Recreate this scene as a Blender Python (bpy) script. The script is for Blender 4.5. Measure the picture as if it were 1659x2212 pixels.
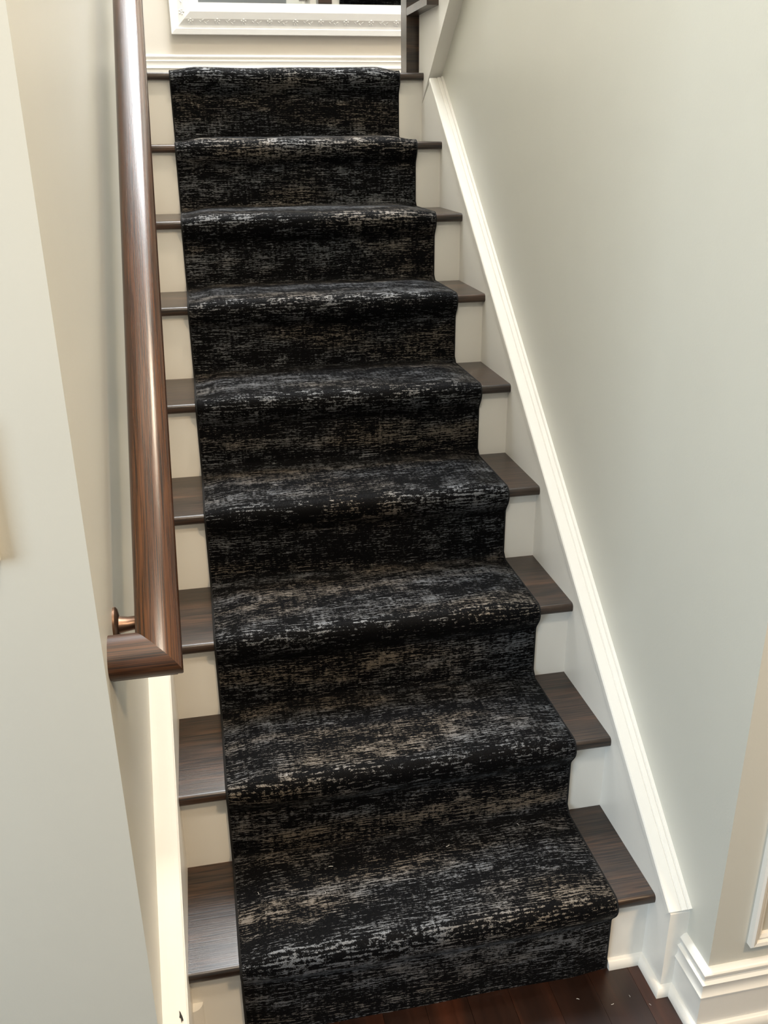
import bpy, bmesh, math, random
from mathutils import Vector, Matrix

for o in list(bpy.data.objects):
    bpy.data.objects.remove(o)
scene = bpy.context.scene
COL = scene.collection

# ------------------------------------------------------------------ camera
cam_d = bpy.data.cameras.new('camera')
cam = bpy.data.objects.new('camera', cam_d)
COL.objects.link(cam)
RR = ((0.97996166, -0.19893919, -0.00991638),      # right
      (-0.08518823, -0.37359002, -0.92367389),     # down
      (0.18005028, 0.90600977, -0.38305117))       # forward
M = Matrix.Identity(4)
for i in range(3):
    M[i][0] = RR[0][i]; M[i][1] = -RR[1][i]; M[i][2] = -RR[2][i]
M.translation = (-0.76088, -1.22087, 1.53953)
cam.matrix_world = M
cam_d.sensor_fit = 'HORIZONTAL'
cam_d.sensor_width = 36.0
cam_d.lens = 1963.88 / 1659 * 36.0
cam_d.clip_start = 0.02
scene.camera = cam

# ------------------------------------------------------------------ world, lights, exposure
world = bpy.data.worlds.new('world'); scene.world = world
world.use_nodes = True
world.node_tree.nodes['Background'].inputs[0].default_value = (0.80, 0.88, 1.0, 1)
world.node_tree.nodes['Background'].inputs[1].default_value = 0.15

def area(name, loc, target, sx, sy, power, col, spread=180):
    l = bpy.data.lights.new(name, 'AREA')
    l.shape = 'RECTANGLE'; l.size = sx; l.size_y = sy
    l.energy = power; l.color = col
    l.spread = math.radians(spread)
    o = bpy.data.objects.new(name, l); COL.objects.link(o)
    o.location = loc
    o.rotation_euler = (Vector(target) - Vector(loc)).to_track_quat('-Z', 'Y').to_euler()
    return o

# daylight from the roof over the landing (blown highlight on the upper rail, bright landing wall): in the stairwell ceiling, z = 5.2
area('skylight_offscreen', (-0.25, 2.05, 5.18), (-0.25, 2.05, 0), 1.1, 1.4, 165, (0.92, 0.96, 1.0))
# cool daylight falling from the left onto the lower right wall: a window in the hall's left wall, x = -3
area('hall_window_left_offscreen', (-2.98, -1.95, 1.45), (0.0, -1.95, 1.45), 1.8, 1.7, 56, (0.74, 0.88, 1.0))
# warm lamps in the hall ceiling, z = 2.75 (highlight on the rail's foot, warm risers, shade under the lower nosings)
area('hall_ceiling_lamp_left_offscreen', (-0.70, -0.85, 2.73), (-0.70, -0.85, 0), 0.26, 0.26, 15, (1.0, 0.87, 0.69))
area('hall_ceiling_lamp_right_offscreen', (0.55, -1.55, 2.73), (0.55, -1.55, 0), 0.26, 0.26, 36, (1.0, 0.71, 0.42))
# lamp in the upper ceiling (steep shade under the upper nosings)
area('upstairs_ceiling_lamp_offscreen', (0.1, 0.15, 5.17), (0.1, 0.15, 0), 0.30, 0.30, 44, (1.0, 0.84, 0.64))

vs = scene.view_settings
vs.view_transform = 'Standard'
vs.look = 'None'
vs.gamma = 1.0
vs.exposure = 0.45
try:
    vs.use_curve_mapping = False
except Exception:
    pass

# ------------------------------------------------------------------ dimensions (metres)
H, D, OV, TH = 0.19, 0.23843, 0.02266, 0.02224    # rise, run, nosing overhang, tread thickness
XL, XR = -0.8788, 0.0                             # faces of the two skirt boards
XLW, XRW = -0.921, 0.040                          # stair wall planes
YF = -0.155                                       # face of the two walls that meet the hall
SL = H / D
ZLAND = 9 * H + 0.011
YFAR = 3.05
ZT = 5.2
Y0 = 1.95                                         # first riser of the upper flight

# ------------------------------------------------------------------ materials
def new_mat(name):
    m = bpy.data.materials.new(name); m.use_nodes = True
    nt = m.node_tree
    return m, nt, nt.nodes['Principled BSDF']

def nd(nt, t, **kw):
    n = nt.nodes.new(t)
    for k, v in kw.items():
        if k.startswith('i_'):
            n.inputs[k[2:].replace('_', ' ')].default_value = v
        else:
            setattr(n, k, v)
    return n

def paint(name, col, rough=0.4, bump=0.02, var=0.03, scale=9.0):
    m, nt, b = new_mat(name)
    tc = nd(nt, 'ShaderNodeTexCoord')
    n1 = nd(nt, 'ShaderNodeTexNoise', i_Scale=scale, i_Detail=3.0)
    nt.links.new(tc.outputs['Object'], n1.inputs['Vector'])
    mix = nd(nt, 'ShaderNodeMix', data_type='RGBA')
    mix.inputs[6].default_value = tuple(c * (1 - var) for c in col) + (1,)
    mix.inputs[7].default_value = tuple(min(1, c * (1 + var)) for c in col) + (1,)
    nt.links.new(n1.outputs['Fac'], mix.inputs[0])
    nt.links.new(mix.outputs[2], b.inputs['Base Color'])
    n2 = nd(nt, 'ShaderNodeTexNoise', i_Scale=260.0, i_Detail=2.0)
    nt.links.new(tc.outputs['Object'], n2.inputs['Vector'])
    bp = nd(nt, 'ShaderNodeBump', i_Strength=bump, i_Distance=0.002)
    nt.links.new(n2.outputs['Fac'], bp.inputs['Height'])
    nt.links.new(bp.outputs['Normal'], b.inputs['Normal'])
    b.inputs['Roughness'].default_value = rough
    return m

def wood(name, c_dark, c_mid, c_light, axis='X', rough=0.3, coat=0.4, line=170.0, lineamt=0.5, grain=1.0, bump=0.12):
    """stained wood, grain running along one object axis"""
    m, nt, b = new_mat(name)
    tc = nd(nt, 'ShaderNodeTexCoord')
    oi = nd(nt, 'ShaderNodeObjectInfo')
    off = nd(nt, 'ShaderNodeVectorMath', operation='SCALE')
    off.inputs[0].default_value = (3.1, 7.3, 5.7)
    nt.links.new(oi.outputs['Random'], off.inputs['Scale'])
    add = nd(nt, 'ShaderNodeVectorMath', operation='ADD')
    nt.links.new(tc.outputs['Object'], add.inputs[0]); nt.links.new(off.outputs[0], add.inputs[1])
    def stretched(lo, hi, detail, dist=0.0):
        mp = nd(nt, 'ShaderNodeMapping')
        s = {'X': (lo, hi, hi), 'Y': (hi, lo, hi), 'S': (hi, lo, hi)}[axis]
        mp.inputs['Scale'].default_value = s
        if axis == 'S':
            mp.vector_type = 'TEXTURE'
            mp.inputs['Rotation'].default_value = (math.atan(SL), 0, 0)
            mp.inputs['Scale'].default_value = tuple(1.0 / k for k in s)
        nt.links.new(add.outputs[0], mp.inputs['Vector'])
        n = nd(nt, 'ShaderNodeTexNoise', i_Scale=1.0, i_Detail=detail, i_Distortion=dist)
        nt.links.new(mp.outputs[0], n.inputs['Vector'])
        return n
    big = stretched(2.5 * grain, 22 * grain, 3.0, 0.6)
    fine = stretched(9 * grain, line * grain, 4.0, 0.2)
    r1 = nd(nt, 'ShaderNodeValToRGB')
    e = r1.color_ramp.elements
    e[0].position = 0.30; e[0].color = tuple(c_dark) + (1,)
    e[1].position = 0.72; e[1].color = tuple(c_light) + (1,)
    k = r1.color_ramp.elements.new(0.52); k.color = tuple(c_mid) + (1,)
    nt.links.new(big.outputs['Fac'], r1.inputs['Fac'])
    r2 = nd(nt, 'ShaderNodeMapRange'); r2.inputs['From Min'].default_value = 0.36; r2.inputs['From Max'].default_value = 0.58
    nt.links.new(fine.outputs['Fac'], r2.inputs['Value'])
    mix = nd(nt, 'ShaderNodeMix', data_type='RGBA', blend_type='MULTIPLY')
    mix.inputs[0].default_value = lineamt
    nt.links.new(r1.outputs[0], mix.inputs[6]); nt.links.new(r2.outputs[0], mix.inputs[7])
    nt.links.new(mix.outputs[2], b.inputs['Base Color'])
    bp = nd(nt, 'ShaderNodeBump', i_Strength=bump, i_Distance=0.001)
    nt.links.new(fine.outputs['Fac'], bp.inputs['Height'])
    nt.links.new(bp.outputs['Normal'], b.inputs['Normal'])
    b.inputs['Roughness'].default_value = rough
    b.inputs['Coat Weight'].default_value = coat
    b.inputs['Coat Roughness'].default_value = rough * 0.7
    return m

def carpet():
    m, nt, b = new_mat('dark_woven_carpet')
    L = nt.links.new
    uv = nd(nt, 'ShaderNodeUVMap', uv_map='UVMap')
    def noise(sx, sy, detail=2.0, rough=0.5, loc=(0, 0, 0)):
        mp = nd(nt, 'ShaderNodeMapping')
        mp.inputs['Scale'].default_value = (sx, sy, 1); mp.inputs['Location'].default_value = loc
        L(uv.outputs[0], mp.inputs['Vector'])
        n = nd(nt, 'ShaderNodeTexNoise', i_Scale=1.0, i_Detail=detail, i_Roughness=rough)
        n.noise_dimensions = '2D'
        L(mp.outputs[0], n.inputs['Vector'])
        return n.outputs['Fac']
    def math2(op, a, bb, c=None):
        n = nd(nt, 'ShaderNodeMath', operation=op)
        for i, v in enumerate((a, bb, c)):
            if v is None: continue
            if isinstance(v, (int, float)): n.inputs[i].default_value = v
            else: L(v, n.inputs[i])
        return n.outputs[0]
    streak = noise(20, 400, 2.0, 0.5)
    flecks = noise(110, 380, 2.0, 0.55, (2, 6, 0))
    patch = noise(16, 26, 3.0, 0.6, (3, 1, 0))
    band = noise(1.4, 15, 2.0, 0.5, (7, 2, 0))
    grain = noise(600, 800, 1.0, 0.5)
    ticks = noise(150, 22, 2.0, 0.5, (1, 9, 0))
    s = math2('MULTIPLY', streak, 0.42)
    s = math2('MULTIPLY_ADD', flecks, 0.34, s)
    s = math2('MULTIPLY_ADD', patch, 0.22, s)
    s = math2('MULTIPLY_ADD', band, 0.20, s)
    s = math2('MULTIPLY_ADD', grain, 0.20, s)
    s = math2('MULTIPLY_ADD', ticks, 0.12, s)
    mr = nd(nt, 'ShaderNodeMapRange', interpolation_type='SMOOTHSTEP')
    mr.inputs['From Min'].default_value = 0.782; mr.inputs['From Max'].default_value = 0.85
    L(s, mr.inputs['Value'])
    # yarn colours: near-black ground, grey and taupe flecks
    tone = noise(2.2, 9, 2.0, 0.5, (5, 5, 0))
    rc = nd(nt, 'ShaderNodeValToRGB')
    e = rc.color_ramp.elements
    e[0].position = 0.46; e[0].color = (0.068, 0.074, 0.085, 1)
    e[1].position = 0.64; e[1].color = (0.105, 0.085, 0.064, 1)
    L(tone, rc.inputs['Fac'])
    base = nd(nt, 'ShaderNodeMix', data_type='RGBA')
    base.inputs[6].default_value = (0.0030, 0.0031, 0.0036, 1)
    L(mr.outputs[0], base.inputs[0]); L(rc.outputs[0], base.inputs[7])
    L(base.outputs[2], b.inputs['Base Color'])
    b.inputs['Roughness'].default_value = 0.46
    L(math2('MULTIPLY_ADD', mr.outputs[0], 0.75, 0.03), b.inputs['Specular IOR Level'])
    L(math2('MULTIPLY_ADD', mr.outputs[0], 0.15, 0.01), b.inputs['Sheen Weight'])
    b.inputs['Sheen Roughness'].default_value = 0.4
    hgt = math2('MULTIPLY_ADD', mr.outputs[0], 0.6, math2('MULTIPLY', grain, 0.9))
    bp = nd(nt, 'ShaderNodeBump', i_Strength=0.6, i_Distance=0.0016)
    L(hgt, bp.inputs['Height']); L(bp.outputs[0], b.inputs['Normal'])
    return m

def plain(name, col, rough=0.5, metal=0.0, scale=40, var=0.15):
    m, nt, b = new_mat(name)
    tc = nd(nt, 'ShaderNodeTexCoord')
    n = nd(nt, 'ShaderNodeTexNoise', i_Scale=float(scale), i_Detail=3.0)
    nt.links.new(tc.outputs['Object'], n.inputs['Vector'])
    mix = nd(nt, 'ShaderNodeMix', data_type='RGBA')
    mix.inputs[6].default_value = tuple(c * (1 - var) for c in col) + (1,)
    mix.inputs[7].default_value = tuple(min(1, c * (1 + var)) for c in col) + (1,)
    nt.links.new(n.outputs['Fac'], mix.inputs[0])
    nt.links.new(mix.outputs[2], b.inputs['Base Color'])
    b.inputs['Roughness'].default_value = rough
    b.inputs['Metallic'].default_value = metal
    return m

MAT = dict(
    wall=paint('pale_green_grey_wall_paint', (0.61, 0.605, 0.545), 0.40, 0.05, 0.02),
    farwall=paint('cream_wall_paint', (0.70, 0.655, 0.585), 0.5, 0.05, 0.02),
    ceil=paint('ceiling_paint', (0.78, 0.77, 0.74), 0.7),
    trim=paint('white_trim_paint', (0.81, 0.79, 0.74), 0.33, 0.02, 0.015),
    frame=paint('white_mirror_frame_paint', (0.86, 0.86, 0.85), 0.35, 0.02, 0.01),
    tread=wood('dark_stained_tread_wood', (0.022, 0.012, 0.007), (0.040, 0.021, 0.012), (0.085, 0.040, 0.020), 'X', 0.33, 0.35, 300.0, 0.9, 1.0, 0.25),
    rail=wood('brown_stained_oak_rail', (0.044, 0.015, 0.005), (0.068, 0.024, 0.008), (0.095, 0.036, 0.012), 'S', 0.25, 0.2, 650.0, 0.8, 1.0, 0.14),
    railx=wood('brown_stained_oak_return', (0.044, 0.016, 0.006), (0.070, 0.026, 0.009), (0.098, 0.038, 0.013), 'X', 0.42, 0.0, 600.0, 0.85, 1.0, 0.14),
    floor=wood('dark_red_brown_floor_wood', (0.013, 0.005, 0.003), (0.022, 0.008, 0.0045), (0.055, 0.016, 0.007), 'Y', 0.30, 0.3, 160.0, 0.3, 0.5),
    carpet=carpet(),
    binding=plain('black_carpet_binding', (0.003, 0.003, 0.0035), 0.95, 0, 400, 0.4),
    bronze=plain('aged_copper_bronze', (0.17, 0.10, 0.065), 0.36, 0.9, 60, 0.3),
    scuff=plain('dark_scuff', (0.03, 0.027, 0.025), 0.9),
    lint=plain('pale_lint', (0.55, 0.54, 0.52), 0.9),
)
mm, nt_, b_ = new_mat('mirror_silver')
b_.inputs['Metallic'].default_value = 1.0
b_.inputs['Roughness'].default_value = 0.02
tcm = nd(nt_, 'ShaderNodeTexCoord'); nm = nd(nt_, 'ShaderNodeTexNoise', i_Scale=2.0)
mxm = nd(nt_, 'ShaderNodeMix', data_type='RGBA')
mxm.inputs[6].default_value = (0.86, 0.87, 0.87, 1); mxm.inputs[7].default_value = (0.90, 0.91, 0.90, 1)
nt_.links.new(tcm.outputs['Object'], nm.inputs['Vector']); nt_.links.new(nm.outputs['Fac'], mxm.inputs[0])
nt_.links.new(mxm.outputs[2], b_.inputs['Base Color'])
MAT['mirror'] = mm

# ------------------------------------------------------------------ helpers
def mesh(name, verts, faces, smooth=False):
    me = bpy.data.meshes.new(name)
    me.from_pydata([tuple(v) for v in verts], [], faces)
    bm = bmesh.new(); bm.from_mesh(me)
    bmesh.ops.recalc_face_normals(bm, faces=bm.faces)
    bm.to_mesh(me); bm.free()
    if smooth:
        me.polygons.foreach_set('use_smooth', [True] * len(me.polygons))
    return me

def obj(name, me, mat=None, parent=None, loc=None):
    o = bpy.data.objects.new(name, me); COL.objects.link(o)
    if mat is not None and len(me.materials) == 0:
        me.materials.append(MAT[mat])
    if parent is not None: o.parent = parent
    if loc is not None: o.location = loc
    return o

def empty(name, label, cat, group=None, loc=(0, 0, 0)):
    o = bpy.data.objects.new(name, None); COL.objects.link(o)
    o.location = loc
    tag(o, label, cat, group)
    return o

def tag(o, label=None, cat=None, group=None, kind=None):
    if label: o['label'] = label
    if cat: o['category'] = cat
    if group: o['group'] = group
    if kind: o['kind'] = kind
    return o

def struct(o, label, cat):
    return tag(o, label, cat, None, 'structure')

def box_me(name, x0, x1, y0, y1, z0, z1, bev=0.0):
    v = [(x, y, z) for x in (x0, x1) for y in (y0, y1) for z in (z0, z1)]
    f = [(0, 1, 3, 2), (4, 6, 7, 5), (0, 4, 5, 1), (2, 3, 7, 6), (0, 2, 6, 4), (1, 5, 7, 3)]
    me = mesh(name, v, f)
    if bev > 0:
        bm = bmesh.new(); bm.from_mesh(me)
        bmesh.ops.bevel(bm, geom=list(bm.edges), offset=bev, segments=2, affect='EDGES', profile=0.5)
        bm.to_mesh(me); bm.free()
    return me

def loft_me(name, rings, closed=True, caps=True, smooth=False):
    """rings: list of equal-length point lists"""
    n = len(rings[0]); v = [p for r in rings for p in r]; f = []
    for i in range(len(rings) - 1):
        for j in range(n if closed else n - 1):
            k = (j + 1) % n
            f.append((i * n + j, i * n + k, (i + 1) * n + k, (i + 1) * n + j))
    if caps and closed:
        f.append(tuple(range(n))); f.append(tuple((len(rings) - 1) * n + j for j in range(n)))
    me = mesh(name, v, f)
    if smooth:
        me.polygons.foreach_set('use_smooth', [True] * len(me.polygons))
        me.set_sharp_from_angle(angle=math.radians(38))
    return me

def prism_yz(name, poly, x0, x1):
    return loft_me(name, [[(x0, y, z) for y, z in poly], [(x1, y, z) for y, z in poly]])

# ------------------------------------------------------------------ the setting: walls
def wall(name, me, label, mat='wall'):
    return struct(obj(name, me, mat), label, 'wall')

# left stair wall (mitred against the hall wall)
wall('wall_left', loft_me('wall_left', [
    [(XLW, YF, 0), (XLW, YFAR, 0), (XLW - 0.02, YFAR, 0), (XLW - 0.02, YF + 0.02, 0)],
    [(XLW, YF, ZT), (XLW, YFAR, ZT), (XLW - 0.02, YFAR, ZT), (XLW - 0.02, YF + 0.02, ZT)]]),
    'painted wall along the handrail side of the stairs')
wall('wall_front_left', loft_me('wall_front_left', [
    [(XLW, YF, 0), (XLW - 0.02, YF + 0.02, 0), (-3.0, YF + 0.02, 0), (-3.0, YF, 0)],
    [(XLW, YF, 2.75), (XLW - 0.02, YF + 0.02, 2.75), (-3.0, YF + 0.02, 2.75), (-3.0, YF, 2.75)]]),
    'pale painted hall wall beside the foot of the handrail')
# right stair wall: fills the space under the upper flight
zl = lambda y: 1.716 - SL * (y - 1.803) + 0.03
poly = [(YF, 0), (1.90, 0), (1.90, zl(1.90)), (YF, zl(YF))]
a = [(XRW, y, z) for y, z in poly]
b2 = [(XRW + 0.02, y + (0.02 if y < 0 else 0), z) for y, z in poly]
wall('wall_right', loft_me('wall_right', [a, b2]), 'plain painted wall rising above the white skirt board')
wall('wall_front_right', loft_me('wall_front_right', [
    [(XRW, YF, 0), (XRW + 0.02, YF + 0.02, 0), (3.0, YF + 0.02, 0), (3.0, YF, 0)],
    [(XRW, YF, 2.75), (XRW + 0.02, YF + 0.02, 2.75), (3.0, YF + 0.02, 2.75), (3.0, YF, 2.75)]]),
    'tan lit hall wall with raised panel moulding')
wall('wall_back', box_me('wall_back', XLW - 0.02, 1.02, YFAR, YFAR + 0.03, 1.3, ZT), 'cream wall behind the white framed mirror', 'farwall')
wall('wall_upper_right', box_me('wall_upper_right', 1.0, 1.02, -1.2, YFAR, 1.3, ZT), 'cream outer wall beside the upper flight', 'farwall')
wall('wall_upper_front', box_me('wall_upper_front', XLW - 0.02, 1.02, -1.22, -1.2, 3.43, ZT), 'cream wall of the upper hall', 'farwall')
wall('wall_upper_left', box_me('wall_upper_left', XLW - 0.02, XLW, -1.2, YF + 0.02, 3.43, ZT), 'cream side wall of the upper hall', 'farwall')
wall('wall_header', box_me('wall_header', XLW, XRW, YF, YF + 0.02, 2.62, 3.43), 'painted wall over the stair opening')
wall('wall_hall_back', box_me('wall_hall_back', -3.0, 3.0, -4.53, -4.5, 0, 2.75), 'far wall of the hall')
wall('wall_hall_right', box_me('wall_hall_right', 3.0, 3.03, -4.5, YF, 0, 2.75), 'side wall of the hall')
wall('wall_hall_left', box_me('wall_hall_left', -3.03, -3.0, -4.5, YF, 0, 2.75), 'window side wall of the hall')
struct(obj('ceiling', box_me('ceiling', -3.0, 3.0, -4.5, YF, 2.75, 2.80), 'ceil'), 'white hall ceiling', 'ceiling')
struct(obj('ceiling_upper', box_me('ceiling_upper', XLW, 1.0, -1.2, YFAR, ZT, ZT + 0.05), 'ceil'), 'white ceiling over the stairwell', 'ceiling')
struct(obj('floor_upper', box_me('floor_upper', XLW, 1.0, -1.2, YF, 3.35, 3.43), 'tread'), 'dark wood floor of the upper hall', 'floor')
struct(obj('floor_landing', box_me('floor_landing', XLW, 1.0, 8 * D + 0.06, YFAR, ZLAND - 0.10, ZLAND), 'tread'), 'dark wood floor of the stair landing', 'floor')

# hall floor: a sub floor with planks running towards the stairs
fl = struct(obj('floor', box_me('floor', -3.0, 3.0, -4.5, 0.06, -0.04, -0.004), 'floor'), 'dark red brown hardwood floor at the foot of the stairs', 'floor')
random.seed(4)
pw = 0.083
plank_me = [box_me('plank', 0.0002, pw - 0.0002, 0, ln, -0.006, 0.0, 0.0004) for ln in (0.9, 1.3, 1.7)]
for me in plank_me: me.materials.append(MAT['floor'])
nx = 0
x = -1.53
while x < 1.2:
    y = -3.2 - random.random()
    while y < 0.0:
        k = random.randrange(3); ln = (0.9, 1.3, 1.7)[k]
        if y + ln > 0.02:
            me = box_me('plank', 0.0002, pw - 0.0002, 0, 0.02 - y, -0.006, 0.0, 0.0004); me.materials.append(MAT['floor'])
        else:
            me = plank_me[k]
        if y + ln > -1.8:
            obj('plank', me, None, fl, (x, y + 0.0005, 0))
        y += ln + 0.001
    x += pw

# ------------------------------------------------------------------ the lower staircase
stair = empty('staircase', 'straight flight of dark wood treads with cream risers between skirt boards', 'staircase')

def arc(cy, cz, r, a0, a1, n):
    return [(cy + r * math.cos(math.radians(a0 + (a1 - a0) * i / n)), cz + r * math.sin(math.radians(a0 + (a1 - a0) * i / n))) for i in range(n + 1)]

def tread_profile(depth, th=TH, r=0.008):
    """y = 0 riser face, nose towards -y, z = 0 tread top"""
    pts = [(depth, -th)]
    pts += arc(-OV + r, -th + r, r, 270, 180, 4)
    pts += arc(-OV + r, -r, r, 180, 90, 4)
    pts += [(depth, 0.0)]
    return pts

def tread_me(name, x0, x1, depth):
    p = tread_profile(depth)
    me = loft_me(name, [[(x0, y, z) for y, z in p], [(x1, y, z) for y, z in p]], smooth=True)
    return me

t_me = tread_me('tread', XL - 0.002, XR + 0.002, D + 0.004)
t_me.materials.append(MAT['tread'])
for i in range(8):
    obj('tread', t_me, None, stair, (0, i * D, (i + 1) * H))
l_me = tread_me('landing_nosing', XL - 0.002, XR + 0.002, 0.062)
obj('landing_nosing', l_me, 'tread', stair, (0, 8 * D, ZLAND))
r_me = box_me('riser', XL - 0.002, XR + 0.002, 0, 0.015, 0, H - TH + 0.002)
r_me.materials.append(MAT['trim'])
for i in range(8):
    obj('riser', r_me, None, stair, (0, i * D, i * H))
obj('riser', box_me('riser', XL - 0.002, XR + 0.002, 0, 0.015, 0, H + 0.011 - TH + 0.002), 'trim', stair, (0, 8 * D, 8 * H))

# skirt boards with a moulded cap
ZC = lambda y: 0.266 + SL * y
NS = math.hypot(1, SL)
S = Vector((0, 1 / NS, SL / NS)); N = Vector((0, -SL / NS, 1 / NS)); X = Vector((1, 0, 0))
YE = -0.078
CAP = [(-0.003, -0.013), (-0.003, -0.002), (-0.001, 0.0008), (0.020, 0.0008), (0.0215, -0.0008), (0.023, 0.0030),
       (0.0315, 0.0036), (0.033, 0.0018), (0.0345, 0.0065), (0.045, 0.0070), (0.045, -0.013)]
CAPL = [(0.001, -0.013), (0.001, -0.001), (0.003, 0.001), (0.012, 0.0015), (0.030, 0.0035), (0.042, 0.004), (0.042, -0.013)]
skirts = {}
for side, xf, sgn in (('r', XR, 1), ('l', XL, -1)):
    top = 1.80; ye = YE if side == 'r' else -0.150
    xb = xf + sgn * 0.0405 if side == 'r' else XLW - 0.0005
    pl = [(ye, 0), (ye, ZC(ye) - 0.006), (top, ZC(top) - 0.006), (1.93, 1.716 - SL * (1.93 - 1.803)), (1.93, 1.30), (0.25, 0)]
    if side == 'l':
        top = 1.95
        pl = [(ye, 0), (ye, ZC(ye) - 0.006), (top, ZC(top) - 0.006), (top, 1.30), (0.25, 0)]
    sk = obj('skirt_board', prism_yz('skirt_board', pl, xf, xb), 'trim', stair)
    sk['label'] = 'painted skirt board against the plain wall' if side == 'r' else 'painted skirt board under the handrail'
    p0 = Vector((xf, ye, ZC(ye))); p1 = Vector((xf, top, ZC(top)))
    rings = []
    for P in (p0, p1):
        rings.append([P + X * (sgn * u) + N * w for u, w in (CAP if side == 'r' else CAPL)])
    cp = obj('skirt_cap', loft_me('skirt_cap', rings), 'trim', sk)
    skirts[side] = (sk, cp)

# scuff mark on the left cap
random.seed(2)
P = Vector((-0.890, -0.098, ZC(-0.098))) + N * 0.0026
vv = [P]; ff = []
for i in range(14):
    a_ = i / 14 * 2 * math.pi
    r = random.choice((0.0018, 0.004, 0.0028, 0.0022))
    vv.append(P + S * (math.sin(a_) * r * 2.6) + X * (math.cos(a_) * r * 0.9 + math.sin(a_) * r * -0.6))
for i in range(14): ff.append((0, 1 + i, 1 + (i + 1) % 14))
vv += [v - N * 0.0011 for v in vv[:15]]
for i in range(14): ff.append((1 + i, 16 + i, 16 + (i + 1) % 14, 1 + (i + 1) % 14))
ff.append(tuple(range(16, 30)))
sc = obj('scuff_mark', mesh('scuff', vv, ff), 'scuff', skirts['l'][1])
sc['label'] = 'small dark scuff mark'

# quarter-round shoe moulding
def shoe_profile(n=5, w=0.013, h=0.020):
    return [(0, 0), (w, 0)] + [(w * math.cos(math.radians(90 * i / n)), 0.004 + (h - 0.004) * math.sin(math.radians(90 * i / n))) for i in range(n + 1)]

def sweep_plan(name, path, prof, side=1):
    """sweep (offset, z) profile along a plan path with mitred corners; side=1 offsets to the right of travel"""
    rings = []
    n = len(path)
    for i, (x, y) in enumerate(path):
        ds = []
        if i > 0: ds.append((Vector(path[i]) - Vector(path[i - 1])).normalized())
        if i < n - 1: ds.append((Vector(path[i + 1]) - Vector(path[i])).normalized())
        ns = [Vector((d.y, -d.x)) * side for d in ds]
        m = sum(ns, Vector((0, 0)))
        m = m / max(1e-6, m.dot(ns[0]))
        rings.append([(x + m.x * u, y + m.y * u, z) for u, z in prof])
    return loft_me(name, rings, smooth=True)

SP = shoe_profile()
RX0, RX1 = -0.788, -0.079            # runner edges
XB = XRW - 0.016                     # face of the baseboard
YB = YF - 0.016
obj('shoe_moulding', sweep_plan('shoe_moulding', [(RX1 + 0.004, 0.0), (XR, 0.0), (XR, YE), (XB + 0.002, YE)], SP), 'trim', stair)
obj('shoe_moulding', sweep_plan('shoe_moulding', [(XL, -0.150), (XL, 0.0), (RX0 - 0.004, 0.0)], SP), 'trim', stair)
# small rounded corner strip standing in the left corner of the first riser
cr = 0.018
cp_ = [(XL, 0.0)] + [(XL + cr * math.sin(math.radians(90 * i / 6)), -cr * math.cos(math.radians(90 * i / 6))) for i in range(7)]
obj('corner_strip', loft_me('corner_strip', [[(x_, y_, 0) for x_, y_ in cp_], [(x_, y_, 0.098) for x_, y_ in cp_]], smooth=True), 'trim', stair)

# ------------------------------------------------------------------ baseboards and wall panel moulding
BASE = [(0, 0), (0.016, 0), (0.016, 0.086), (0.0185, 0.088), (0.0185, 0.0905), (0.0150, 0.094), (0.0135, 0.104), (0.0150, 0.113), (0.0165, 0.118),
        (0.0100, 0.121), (0.0095, 0.126), (0.0130, 0.131), (0.0130, 0.137), (0.006, 0.144), (0, 0.145)]
bb = struct(obj('baseboard_right', sweep_plan('baseboard', [(XRW, YE), (XRW, YF), (2.95, YF)], BASE), 'trim'),
            'white moulded baseboard turning the corner at the foot of the stairs', 'baseboard')
obj('shoe_moulding', sweep_plan('shoe_moulding', [(XB, YE), (XB, YB), (2.95, YB)], SP), 'trim', bb)
bb = struct(obj('baseboard_left', sweep_plan('baseboard', [(-2.95, YF), (XLW, YF)], BASE), 'trim'),
            'white moulded baseboard on the hall wall beside the handrail foot', 'baseboard')
obj('shoe_moulding', sweep_plan('shoe_moulding', [(-2.95, YB), (XLW, YB)], SP), 'trim', bb)
fb = sweep_plan('baseboard', [(XLW, YFAR), (1.0, YFAR)], [(u, z * 0.92 + ZLAND) for u, z in BASE])
struct(obj('baseboard_back', fb, 'trim'), 'white baseboard behind the landing', 'baseboard')

# raised picture-frame moulding on the right hall wall
tr = struct(bpy.data.objects.new('trim_1', None), 'raised white panel moulding on the tan hall wall', 'moulding')
COL.objects.link(tr)
PM = [(0, 0), (0, 0.012), (0.004, 0.015), (0.010, 0.013), (0.012, 0.008), (0.017, 0.009), (0.022, 0.005), (0.024, 0.0)]
px0, px1, pz0, pz1 = 0.110, 0.95, 0.186, 0.90
cs = [(px0, pz0), (px1, pz0), (px1, pz1), (px0, pz1)]
inn = [(1, 1), (-1, 1), (-1, -1), (1, -1)]
for k in range(4):
    rings = []
    for q in (k, (k + 1) % 4):
        cx, cz = cs[q]; ix, iz = inn[q]
        rings.append([(cx + ix * u, YF - w, cz + iz * u) for u, w in PM])
    obj('moulding_strip', loft_me('moulding_strip', rings), 'trim', tr)

# ------------------------------------------------------------------ stair runner
def sstep(t):
    t = max(0.0, min(1.0, t)); return t * t * (3 - 2 * t)

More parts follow.
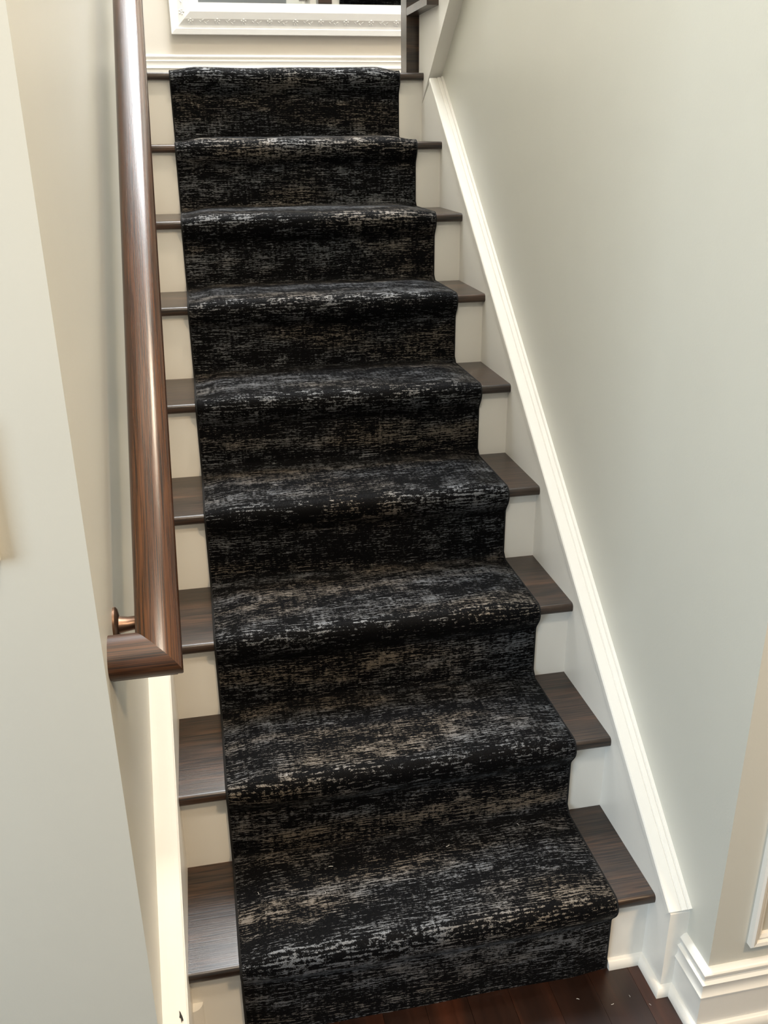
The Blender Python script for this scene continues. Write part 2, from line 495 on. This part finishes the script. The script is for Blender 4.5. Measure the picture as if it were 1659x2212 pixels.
def runner_path(nsteps, tail, last_extra):
    """points on the bare stair surface: (y, z, ny, nz, kind thickness)"""
    pts = []
    def add(y, z, ny, nz, th): pts.append((y, z, ny, nz, th))
    for i in range(nsteps):
        y0 = i * D; z0 = i * H; z1 = (i + 1) * H
        if i == nsteps - 1: z1 += last_extra
        zn = z1 - TH
        # riser
        lo = z0 if i == 0 else z0 + 0.02
        hi = zn - 0.042
        for k in range(9):
            z = lo + (hi - lo) * k / 8
            add(y0, z, -1, 0, 0.012)
        # sweep out to the nosing
        n = 7
        for k in range(1, n + 1):
            t = k / n
            y = y0 - OV * sstep(t)
            z = hi + (zn + 0.004 - hi) * t
            s = 6 * t * (1 - t) * OV / (zn - hi)
            l = math.hypot(1, s)
            add(y, z, -1 / l, -s / l, 0.012 + 0.001 * t)
        # round the nose
        r = 0.015
        for k in range(1, 9):
            a_ = math.radians(90 * k / 8)
            add(y0 - OV + r - r * math.cos(a_), z1 - r + r * math.sin(a_), -math.cos(a_), math.sin(a_), 0.013 + 0.002 * k / 8)
        ye = y0 + D - 0.02 if i < nsteps - 1 else tail
        ys = y0 - OV + r
        m = 14
        for k in range(1, m + 1):
            y = ys + (ye - ys) * k / m
            add(y, z1, 0, 1, 0.015 + 0.002 * math.sin(math.pi * k / m))
    return pts

def build_runner(name, pts, x0, x1, mat='carpet'):
    w = x1 - x0
    us = [0, 0.004, 0.010, 0.018, 0.028, 0.040, 0.055, 0.072, 0.09]
    cols = us + [0.09 + (w - 0.18) * k / 22 for k in range(1, 22)] + [w - u for u in reversed(us)]
    nc = len(cols)
    s = 0; arcl = [0]
    for a_, b_2 in zip(pts, pts[1:]):
        s += math.hypot(b_2[0] - a_[0], b_2[1] - a_[1]); arcl.append(s)
    verts = []; uvs = []; faces = []
    for (y, z, ny, nz, th), sv in zip(pts, arcl):
        for u in cols:
            e = min(u, w - u)
            wob = 0.0012 * math.sin(9.0 * u + 31 * sv) + 0.0008 * math.sin(23 * u - 17 * sv)
            t_ = 0.0065 + (th - 0.0065 + wob) * sstep((e - 0.003) / 0.075)
            if e < 0.004: t_ *= 0.75
            verts.append((x0 + u, y + ny * t_, z + nz * t_)); uvs.append((u, sv))
    n0 = len(verts)
    for (y, z, ny, nz, th), sv in zip(pts, arcl):
        for u in (0, w):
            verts.append((x0 + u, y + ny * 0.0004, z + nz * 0.0004)); uvs.append((u, sv))
    R = len(pts)
    for i in range(R - 1):
        for j in range(nc - 1):
            faces.append((i * nc + j, i * nc + j + 1, (i + 1) * nc + j + 1, (i + 1) * nc + j))
        a_ = n0 + 2 * i
        faces.append((i * nc, (i + 1) * nc, a_ + 2, a_))
        faces.append((i * nc + nc - 1, a_ + 1, a_ + 3, (i + 1) * nc + nc - 1))
        faces.append((a_, a_ + 2, a_ + 3, a_ + 1))
    faces.append(tuple(range(nc)) + (n0 + 1, n0))
    faces.append(tuple((R - 1) * nc + j for j in range(nc)) + (n0 + 2 * R - 1, n0 + 2 * R - 2))
    me = bpy.data.meshes.new(name)
    me.from_pydata(verts, [], faces)
    uvl = me.uv_layers.new(name='UVMap')
    for lp in me.loops:
        uvl.data[lp.index].uv = uvs[lp.vertex_index]
    bm = bmesh.new(); bm.from_mesh(me); bmesh.ops.recalc_face_normals(bm, faces=bm.faces); bm.to_mesh(me); bm.free()
    me.polygons.foreach_set('use_smooth', [True] * len(me.polygons))
    me.set_sharp_from_angle(angle=math.radians(60))
    return me

def binding_me(name, pts, xe, sgn):
    """narrow rolled edge along the side of the runner"""
    rings = []
    for (y, z, ny, nz, th) in pts:
        rg = []
        for k in range(7):
            a_ = math.radians(180 * k / 6)
            u = 0.0028 * math.cos(a_); t_ = 0.0003 + 0.0068 * math.sin(a_)
            rg.append((xe + sgn * u, y + ny * t_, z + nz * t_))
        rings.append(rg)
    return loft_me(name, rings, smooth=True)

rpts = runner_path(9, 2.80, 0.011)
run = obj('stair_runner', build_runner('stair_runner', rpts, RX0, RX1), 'carpet')
tag(run, 'long black and grey flecked carpet runner covering the straight flight', 'stair runner')
obj('edge_binding', binding_me('edge_binding', rpts, RX0, 1), 'binding', run)
obj('edge_binding', binding_me('edge_binding', rpts, RX1, -1), 'binding', run)

# ------------------------------------------------------------------ upper flight, climbing back from the landing
up = empty('upper_staircase', 'return flight with dark newel post and dark treads above the landing', 'staircase')
zlow = lambda y: 1.716 - SL * (y - 1.803)
NU = 8
poly = [(Y0, zlow(Y0))]
zz = [(Y0, ZLAND)]
for j in range(NU):
    zz.append((Y0 - j * D, ZLAND + (j + 1) * H - TH))
    zz.append((Y0 - (j + 1) * D, ZLAND + (j + 1) * H - TH))
poly = [(Y0, zlow(Y0))] + zz + [(Y0 - NU * D, zlow(Y0 - NU * D))]
me = prism_yz('stringer', poly, XR, 0.045)
so = obj('stringer', me, 'trim', up); so['label'] = 'pale painted stringer'
p = [(-y, z) for y, z in tread_profile(D + 0.004)]
ut = loft_me('tread', [[(-0.036, y, z) for y, z in p], [(0.998, y, z) for y, z in p]], smooth=True)
ut.materials.append(MAT['tread'])
ur = box_me('riser', 0.045, 0.998, -0.015, 0, 0, H - TH + 0.002); ur.materials.append(MAT['trim'])
for j in range(NU):
    obj('tread', ut, None, up, (0, Y0 - j * D, ZLAND + (j + 1) * H))
    obj('riser', ur, None, up, (0, Y0 - j * D, ZLAND + j * H))
obj('newel_post', box_me('newel_post', -0.036, 0.035, Y0 + OV + 0.002, Y0 + OV + 0.085, ZLAND - 0.001, ZLAND + 1.15, 0.002), 'tread', up)
# its own runner (seen in the mirror)
upts = [(-y, z, -ny, nz, th) for (y, z, ny, nz, th) in runner_path(8, 8 * D - 0.03, 0.0)]
urun = obj('upper_stair_runner', build_runner('upper_stair_runner', upts, 0.165, 0.874), 'carpet')
urun.location = (0, Y0, ZLAND)
tag(urun, 'dark flecked carpet runner on the return flight, showing in the mirror', 'stair runner')

# ------------------------------------------------------------------ handrail
hr = empty('handrail', 'rounded brown oak handrail with mitred end returning to the wall', 'handrail')
RXc = -0.855
AX = lambda y: Vector((RXc, y, 0.97 + SL * y))
half = [(0.0215, -0.036), (0.0215, -0.0240), (0.0205, -0.0215), (0.0235, -0.0205), (0.0270, -0.0175), (0.0295, -0.0110), (0.0310, -0.0040), (0.0310, -0.0020)]
dome = []
for k in range(1, 13):
    a_ = math.radians(90 * k / 12)
    dome.append((0.031 * math.cos(a_) ** 0.80, -0.002 + 0.024 * math.sin(a_) ** 0.85))
half = half + dome
PR = half + [(-u, w) for u, w in reversed(half[:-1])]
C0 = AX(-0.103); C1 = AX(1.98)
rings = [[C0 + X * u + N * w + S * (-u) for u, w in PR]]
for k in range(1, 12):
    Pk = C0.lerp(C1, k / 12)
    rings.append([Pk + X * u + N * w for u, w in PR])
rings.append([C1 + X * u + N * w + S * u for u, w in PR])
obj('rail', loft_me('rail', rings, smooth=True), 'rail', hr)
for C, sg in ((C0, -1), (C1, 1)):
    rings = []
    rings.append([Vector((XLW, C.y, C.z)) + S * (sg * u) + N * w for u, w in PR])
    rings.append([Vector((C.x, C.y, C.z)) + X * u + S * (sg * u) + N * w for u, w in PR])
    obj('rail_return', loft_me('rail_return', rings, smooth=True), 'railx', hr)
def bracket(y):
    bc = Vector((XLW, y, 0.892 + SL * y))
    arm = []
    path = [bc + Vector((0.002, 0, 0)), bc + Vector((0.020, 0, 0.000)), bc + Vector((0.040, 0.0, 0.002)), bc + Vector((0.056, 0.002, 0.008)),
            bc + Vector((0.064, 0.004, 0.020)), bc + Vector((0.066, 0.006, 0.036))]
    rad = [0.0150, 0.0115, 0.0105, 0.0105, 0.0105, 0.0115]
    for i, P in enumerate(path):
        d = (path[min(i + 1, len(path) - 1)] - path[max(i - 1, 0)]).normalized()
        e1 = Vector((0, 1, 0)); e1 = (e1 - d * e1.dot(d)).normalized(); e2 = d.cross(e1)
        arm.append([P + e1 * (rad[i] * 1.15 * math.cos(k / 14 * 2 * math.pi)) + e2 * (rad[i] * 0.85 * math.sin(k / 14 * 2 * math.pi)) for k in range(14)])
    br = obj('bracket', loft_me('bracket', arm, smooth=True), 'bronze', hr)
    br['label'] = 'copper bronze wall bracket'
    rr = []
    for dx, r in ((0.0, 0.0265), (0.003, 0.0265), (0.0055, 0.0235), (0.0075, 0.014)):
        rr.append([bc + Vector((dx, r * math.cos(k / 24 * 2 * math.pi), r * math.sin(k / 24 * 2 * math.pi))) for k in range(24)])
    obj('rosette', loft_me('rosette', rr, smooth=True), 'bronze', br)
bracket(-0.008)
bracket(1.70)

# ------------------------------------------------------------------ mirror on the landing wall
mir = empty('wall_mirror', 'large mirror in an embossed white frame above the landing', 'mirror', loc=(0, 0, 0))
mx0, mx1, mz0, mz1 = -0.776, 0.66, 1.927, 2.86
FP = [(0, 0.0), (0, 0.030), (0.020, 0.033), (0.0235, 0.026), (0.032, 0.028), (0.055, 0.040), (0.080, 0.046), (0.088, 0.046), (0.091, 0.034),
      (0.100, 0.031), (0.1145, 0.033), (0.116, 0.020), (0.116, 0.0)]
cs = [(mx0, mz0), (mx1, mz0), (mx1, mz1), (mx0, mz1)]
side_objs = []
for k in range(4):
    rings = []
    for q in (k, (k + 1) % 4):
        cx, cz = cs[q]; ix, iz = inn[q]
        rings.append([(cx + ix * u, YFAR - w, cz + iz * u) for u, w in FP])
    side_objs.append(obj('frame_side', loft_me('frame_side', rings), 'frame', mir))
# embossed flower band on the lower and left frame sides
def dome_geo(V, F, c, ex, ez, ny, r1, r2, hgt):
    """small flattened dome: centre c, in-plane axes ex, ez, height along ny"""
    b0 = len(V)
    for ring, (rr_, hh) in enumerate(((1.0, 0.0), (0.65, 0.75))):
        for k in range(8):
            a_ = k / 8 * 2 * math.pi
            V.append(c + ex * (r1 * rr_ * math.cos(a_)) + ez * (r2 * rr_ * math.sin(a_)) + ny * (hgt * hh))
    V.append(c + ny * hgt)
    for k in range(8):
        k2 = (k + 1) % 8
        F.append((b0 + k, b0 + k2, b0 + 8 + k2, b0 + 8 + k)); F.append((b0 + 8 + k, b0 + 8 + k2, b0 + 16))
def flower_band(start, along, inward, length, parent):
    V = []; F = []
    ny = Vector((0, -1, 0)); sl_in = (inward + Vector((0, -0.5, 0))).normalized()
    u0 = 0.046; base = 0.035
    n = int(length / 0.052)
    for i in range(n):
        c = start + along * (0.03 + (length - 0.06) * i / (n - 1)) + inward * u0 + ny * base
        nn = (ny - inward * 0.5).normalized()
        if i % 2 == 0:
            for k in range(5):
                a_ = k / 5 * 2 * math.pi + 0.3
                dome_geo(V, F, c + along * (0.0085 * math.cos(a_)) + sl_in * (0.0085 * math.sin(a_)), along, sl_in, nn, 0.005, 0.005, 0.0022)
            dome_geo(V, F, c, along, sl_in, nn, 0.004, 0.004, 0.003)
        else:
            for k in range(4):
                dd = (k - 1.5) * 0.010
                dome_geo(V, F, c + along * dd + sl_in * (0.006 * math.sin(k * 2.1)), (along + sl_in * (0.6 if k % 2 else -0.6)).normalized(), sl_in, nn, 0.008, 0.0035, 0.0018)
    o = obj('embossed_flowers', mesh('embossed_flowers', V, F, True), 'frame', parent)
    o['kind'] = 'stuff'
flower_band(Vector((mx0 + 0.05, YFAR, mz0)), Vector((1, 0, 0)), Vector((0, 0, 1)), mx1 - mx0 - 0.10, side_objs[0])
flower_band(Vector((mx0, YFAR, mz0 + 0.05)), Vector((0, 0, 1)), Vector((1, 0, 0)), mz1 - mz0 - 0.10, side_objs[3])
obj('mirror_glass', box_me('mirror_glass', mx0 + 0.110, mx1 - 0.110, YFAR - 0.022, YFAR - 0.004, mz0 + 0.110, mz1 - 0.110), 'mirror', mir)

# ------------------------------------------------------------------ wall plate whose corner shows at the picture's edge
wp = empty('wall_plate', 'cream wall plate on the pale hall wall beside the handrail', 'wall plate')
obj('plate', box_me('plate', -1.135, -1.021, YF - 0.020, YF + 0.0005, 1.069, 1.245, 0.003), 'trim', wp)
obj('button', box_me('button', -1.100, -1.056, YF - 0.024, YF - 0.019, 1.12, 1.19, 0.001), 'trim', wp)

# ------------------------------------------------------------------ lint
random.seed(11)
def lint(x, y, z, ln, label, group):
    a_ = random.random() * math.pi
    d = Vector((math.cos(a_), math.sin(a_) * 0.7, 0)); s = Vector((-d.y, d.x, 0))
    rings = []
    for k in range(6):
        t = k / 5 - 0.5
        c = d * (ln * t) + s * (ln * 0.35 * (t * t)) + Vector((0, 0, 0.0006))
        rings.append([c + s * (0.0006 * math.cos(j / 4 * 2 * math.pi)) + Vector((0, 0, 0.0006 * math.sin(j / 4 * 2 * math.pi))) for j in range(4)])
    o = obj('lint_fibre', loft_me('lint_fibre', rings), 'lint')
    o.location = (x, y, z)
    tag(o, label, 'lint', group)
for (x, y, i) in ((-0.735, 0.075, 1), (-0.745, 0.125, 1), (-0.60, 0.165, 1), (-0.62, 0.10, 1), (-0.50, 0.13, 1), (-0.20, 0.20, 1), (-0.36, 0.17, 1)):
    lint(x, y, i * H + 0.0165, 0.009, 'tiny white lint fibre on the lowest carpeted tread', 'lint on the lowest tread')
for (x, y) in ((-0.06, -0.075), (-0.03, -0.10), (-0.16, -0.06), (-0.10, -0.085)):
    lint(x, y, 0.0, 0.006, 'tiny white lint fibre on the dark hardwood floor', 'lint on the floor')
